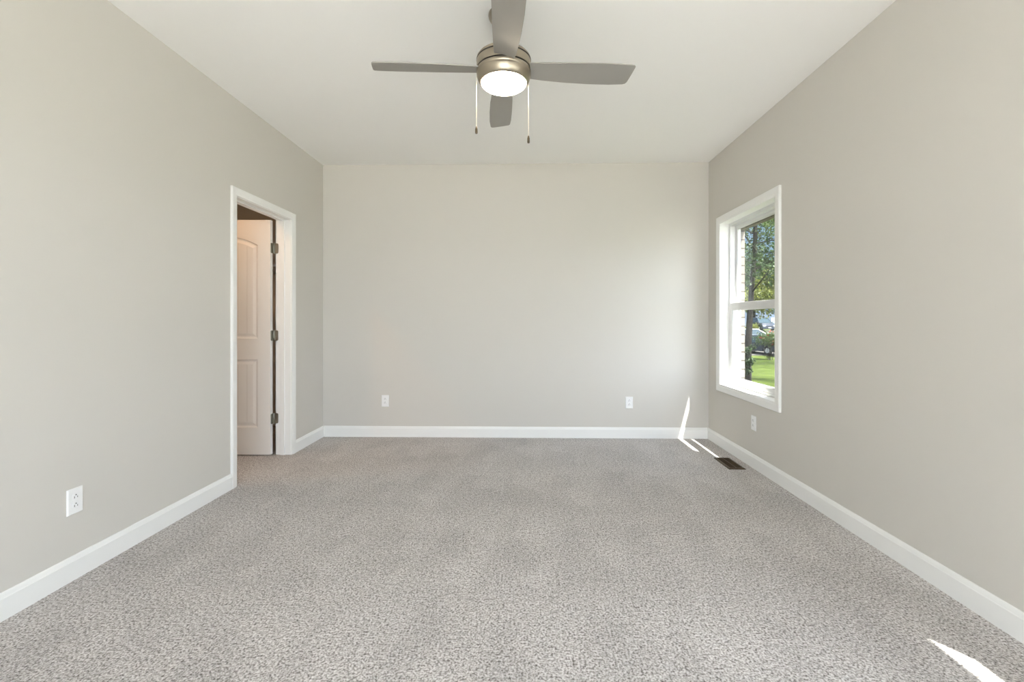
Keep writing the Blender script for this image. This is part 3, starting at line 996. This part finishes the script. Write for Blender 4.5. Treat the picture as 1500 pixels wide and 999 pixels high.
# ------------------------------------------------------------------ cars
M['car_dark'] = mat('dark_blue_car_paint', S(38, 44, 54), 0.25, 0.3)
M['car_silver'] = mat('silver_car_paint', S(140, 144, 150), 0.3, 0.4)
M['car_black'] = mat('charcoal_car_paint', S(46, 50, 58), 0.25, 0.3)
M['car_glass'] = mat('tinted_car_glass', S(30, 46, 52), 0.08, 0.0, 0.6)
M['tyre'] = mat('black_tyre', S(24, 24, 25), 0.8)
M['rim'] = mat('alloy_rim', S(186, 188, 190), 0.35, 0.8)
M['plate'] = mat('white_licence_plate', S(232, 232, 230), 0.5)
M['lampglass'] = mat('headlamp_lens', S(222, 226, 230), 0.2)
M['redlamp'] = mat('tail_lamp_lens', S(150, 24, 20), 0.3)
def make_car(name, label, x, y, rz, paintm, L=4.5, W=1.8, Hh=1.45, suv=False):
    """local frame: +y is the front of the car"""
    root = empty(name, (x, y, gz(y) + 0.03), rz)
    tag(root, label, 'car', 'parked cars')
    wr = 0.33 if not suv else 0.37
    f, b = L / 2, -L / 2
    belt = Hh * (0.64 if not suv else 0.62)
    # side outline of lower body with wheel arches (y, z)
    wy = (L * 0.30, -L * 0.29)
    def archpts(yc, rev):
        pts = [(yc + (wr + 0.06) * math.cos(R(a)), 0.30 + (wr + 0.06) * math.sin(R(a)) * 0.95) for a in range(0, 181, 20)]
        return pts
    low = 0.24
    outline = [(f - 0.02, low), (f, 0.45), (f - 0.04, 0.62), (f - 0.25, belt - 0.12), (f - L * 0.24, belt - 0.01)]
    outline += [(b + (0.75 if not suv else 0.06), belt + 0.02), (b + 0.12, belt - 0.02 if not suv else belt), (b + 0.02, 0.62), (b, 0.42), (b + 0.03, low)]
    outline += [(wy[1] - wr - 0.06, low)] + [p for p in archpts(wy[1], 0)][::-1] + [(wy[1] + wr + 0.06, low)]
    outline += [(wy[0] - wr - 0.06, low)] + [p for p in archpts(wy[0], 0)][::-1] + [(wy[0] + wr + 0.06, low)]
    bm = new()
    rows = []
    for s_, inx in ((-1, 0.0), (-0.93, 0.0), (0.93, 0.0), (1, 0.0)):
        sc = 1.0 if abs(s_) < 0.95 else 0.985
        rows.append([bm.verts.new((s_ * W / 2, yy * sc, zz if abs(s_) < 0.95 else zz * 0.985 + 0.005)) for yy, zz in outline])
    n = len(outline)
    for a, c in zip(rows, rows[1:]):
        for k in range(n):
            bm.faces.new((a[k], a[(k + 1) % n], c[(k + 1) % n], c[k]))
    bmesh.ops.triangulate(bm, faces=[bm.faces.new(rows[0]), bm.faces.new(rows[-1])])
    body = obj('body', bm, paintm, root, smooth=True, angle=28)
    # greenhouse
    yb0, yb1 = (b + (0.62 if not suv else 0.10)), f - L * 0.25
    yt0, yt1 = (b + (1.25 if not suv else 0.45)), f - L * 0.42
    wb, wt = W / 2 * 0.92, W / 2 * 0.74
    bm = new()
    q = [(-wb, yb0, belt - 0.03), (wb, yb0, belt - 0.03), (wb, yb1, belt - 0.03), (-wb, yb1, belt - 0.03),
         (-wt, yt0, Hh - 0.05), (wt, yt0, Hh - 0.05), (wt, yt1, Hh - 0.05), (-wt, yt1, Hh - 0.05)]
    v = [bm.verts.new(p) for p in q]
    for fc in ((0, 3, 2, 1), (4, 5, 6, 7), (0, 1, 5, 4), (1, 2, 6, 5), (2, 3, 7, 6), (3, 0, 4, 7)):
        bm.faces.new([v[i] for i in fc])
    obj('windows', bm, M['car_glass'], root)
    bm = new()
    r1 = [(-wt - 0.01, yt0 - 0.05), (wt + 0.01, yt0 - 0.05), (wt + 0.01, yt1 + 0.05), (-wt - 0.01, yt1 + 0.05)]
    a_ = [bm.verts.new((px, py, Hh - 0.06)) for px, py in r1]
    c_ = [bm.verts.new((px * 0.86, py * 0.96 + 0.02 * (yt0 + yt1), Hh)) for px, py in r1]
    for k in range(4):
        bm.faces.new((a_[k], a_[(k + 1) % 4], c_[(k + 1) % 4], c_[k]))
    bm.faces.new(a_); bm.faces.new(c_)
    for i, j in ((0, 4), (1, 5), (2, 6), (3, 7)):          # pillars
        tube(bm, [q[i], q[j]], [0.05, 0.04], 6)
    for sx in (-1, 1):
        ymid = (yb0 + yb1) / 2
        tube(bm, [(sx * wb, ymid, belt - 0.03), (sx * wt, (yt0 + yt1) / 2, Hh - 0.05)], [0.045, 0.04], 6)
    obj('roof', bm, paintm, root, bevel=0.02)
    for sx in (-1, 1):
        for wy_ in wy:
            bm = new()
            lathe(bm, [(0.19, -0.1), (wr - 0.03, -0.1), (wr, -0.07), (wr, 0.07), (wr - 0.03, 0.1), (0.19, 0.1)], 28, cap=False)
            bm.transform(Matrix.Translation((sx * (W / 2 - 0.11), wy_, wr)) @ Matrix.Rotation(R(90), 4, 'Y'))
            wh = obj('wheel', bm, M['tyre'], root, smooth=True)
            bm = new()
            lathe(bm, [(0.0, -0.08), (0.2, -0.08), (0.2, 0.08), (0.17, 0.07), (0.06, 0.08), (0.0, 0.09)], 20)
            bm.transform(Matrix.Translation((sx * (W / 2 - 0.11), wy_, wr)) @ Matrix.Rotation(R(90 * sx), 4, 'Y'))
            obj('rim', bm, M['rim'], wh, smooth=True)
        bm = new(); box(bm, (sx * W * 0.27, f - 0.22, 0.60), (sx * W * 0.46, f - 0.03, 0.72))
        obj('headlamp', bm, M['lampglass'], root, bevel=0.02)
        bm = new(); box(bm, (sx * W * 0.30, b + 0.01, 0.62), (sx * W * 0.47, b + 0.16, 0.78))
        obj('tail_lamp', bm, M['redlamp'], root, bevel=0.02)
        bm = new(); box(bm, (sx * W * 0.49, f - L * 0.29, belt - 0.02), (sx * W * 0.59, f - L * 0.26, belt + 0.12))
        obj('wing_mirror', bm, paintm, root, bevel=0.02)
    bm = new(); box(bm, (-W * 0.30, f - 0.06, 0.50), (W * 0.30, f + 0.006, 0.61))
    obj('grille', bm, M['tyre'], root, bevel=0.01)
    bm = new(); box(bm, (-0.16, f + 0.003, 0.36), (0.16, f + 0.02, 0.48))
    obj('licence_plate', bm, M['plate'], root)
    bm = new(); box(bm, (-0.16, b - 0.018, 0.46), (0.16, b - 0.001, 0.58))
    obj('licence_plate', bm, M['plate'], root)
    return root
cy_ = 35.5
make_car('sedan', 'dark blue sedan parked facing the lawn behind the flowering shrub', xat(1113, 36.5), 36.5, R(180 + 24), M['car_dark'])
make_car('silver_sedan', 'silver sedan parked behind the dark blue sedan', xat(1104, 43.5), 43.5, R(-115), M['car_silver'])
make_car('sport_utility_car', 'dark tall car parked furthest away in front of the far house', xat(1114.5, 64), 64, R(180), M['car_black'], 4.7, 1.9, 1.8, True)

# ------------------------------------------------------------------ far house
M['siding'] = speckle('blue_grey_siding', S(72, 82, 96), S(84, 94, 108), 3)
M['roofing'] = speckle('grey_shingle', S(84, 82, 82), S(112, 108, 106), 8)
M['far_glass'] = mat('house_window_glass', S(130, 150, 172), 0.1, 0, 0.6)
hy_ = 80.0
hxc = xat(1112, hy_)
house = empty('house', (hxc, hy_, gz(hy_)))
tag(house, 'blue grey house far across the street behind the trees', 'house')
bm = new()
prism(bm, [(-6, -0.5), (6, -0.5), (6, 3.4), (0, 6.0), (-6, 3.4)], 1, 0.0, 8.0)
obj('wall', bm, M['siding'], house)
bm = new()
prism(bm, [(-6.5, 3.25), (0, 6.05), (6.5, 3.25), (6.5, 3.45), (0, 6.3), (-6.5, 3.45)], 1, -0.4, 8.4)
obj('roof', bm, M['roofing'], house)
for wx0, wx1, wz0, wz1 in ((-0.5, 0.9, 0.5, 1.5), (-1.9, -1.0, 0.0, 1.4), (2.2, 3.6, 0.5, 1.5), (-4.6, -3.2, 0.5, 1.5)):
    bm = new()
    box(bm, (wx0 - 0.1, -0.06, wz0 - 0.1), (wx1 + 0.1, 0.02, wz1 + 0.1))
    wf = obj('window', bm, M['trim'], house)
    bm = new(); box(bm, (wx0, -0.075, wz0), (wx1, -0.05, wz1))
    obj('pane', bm, M['far_glass'], wf)
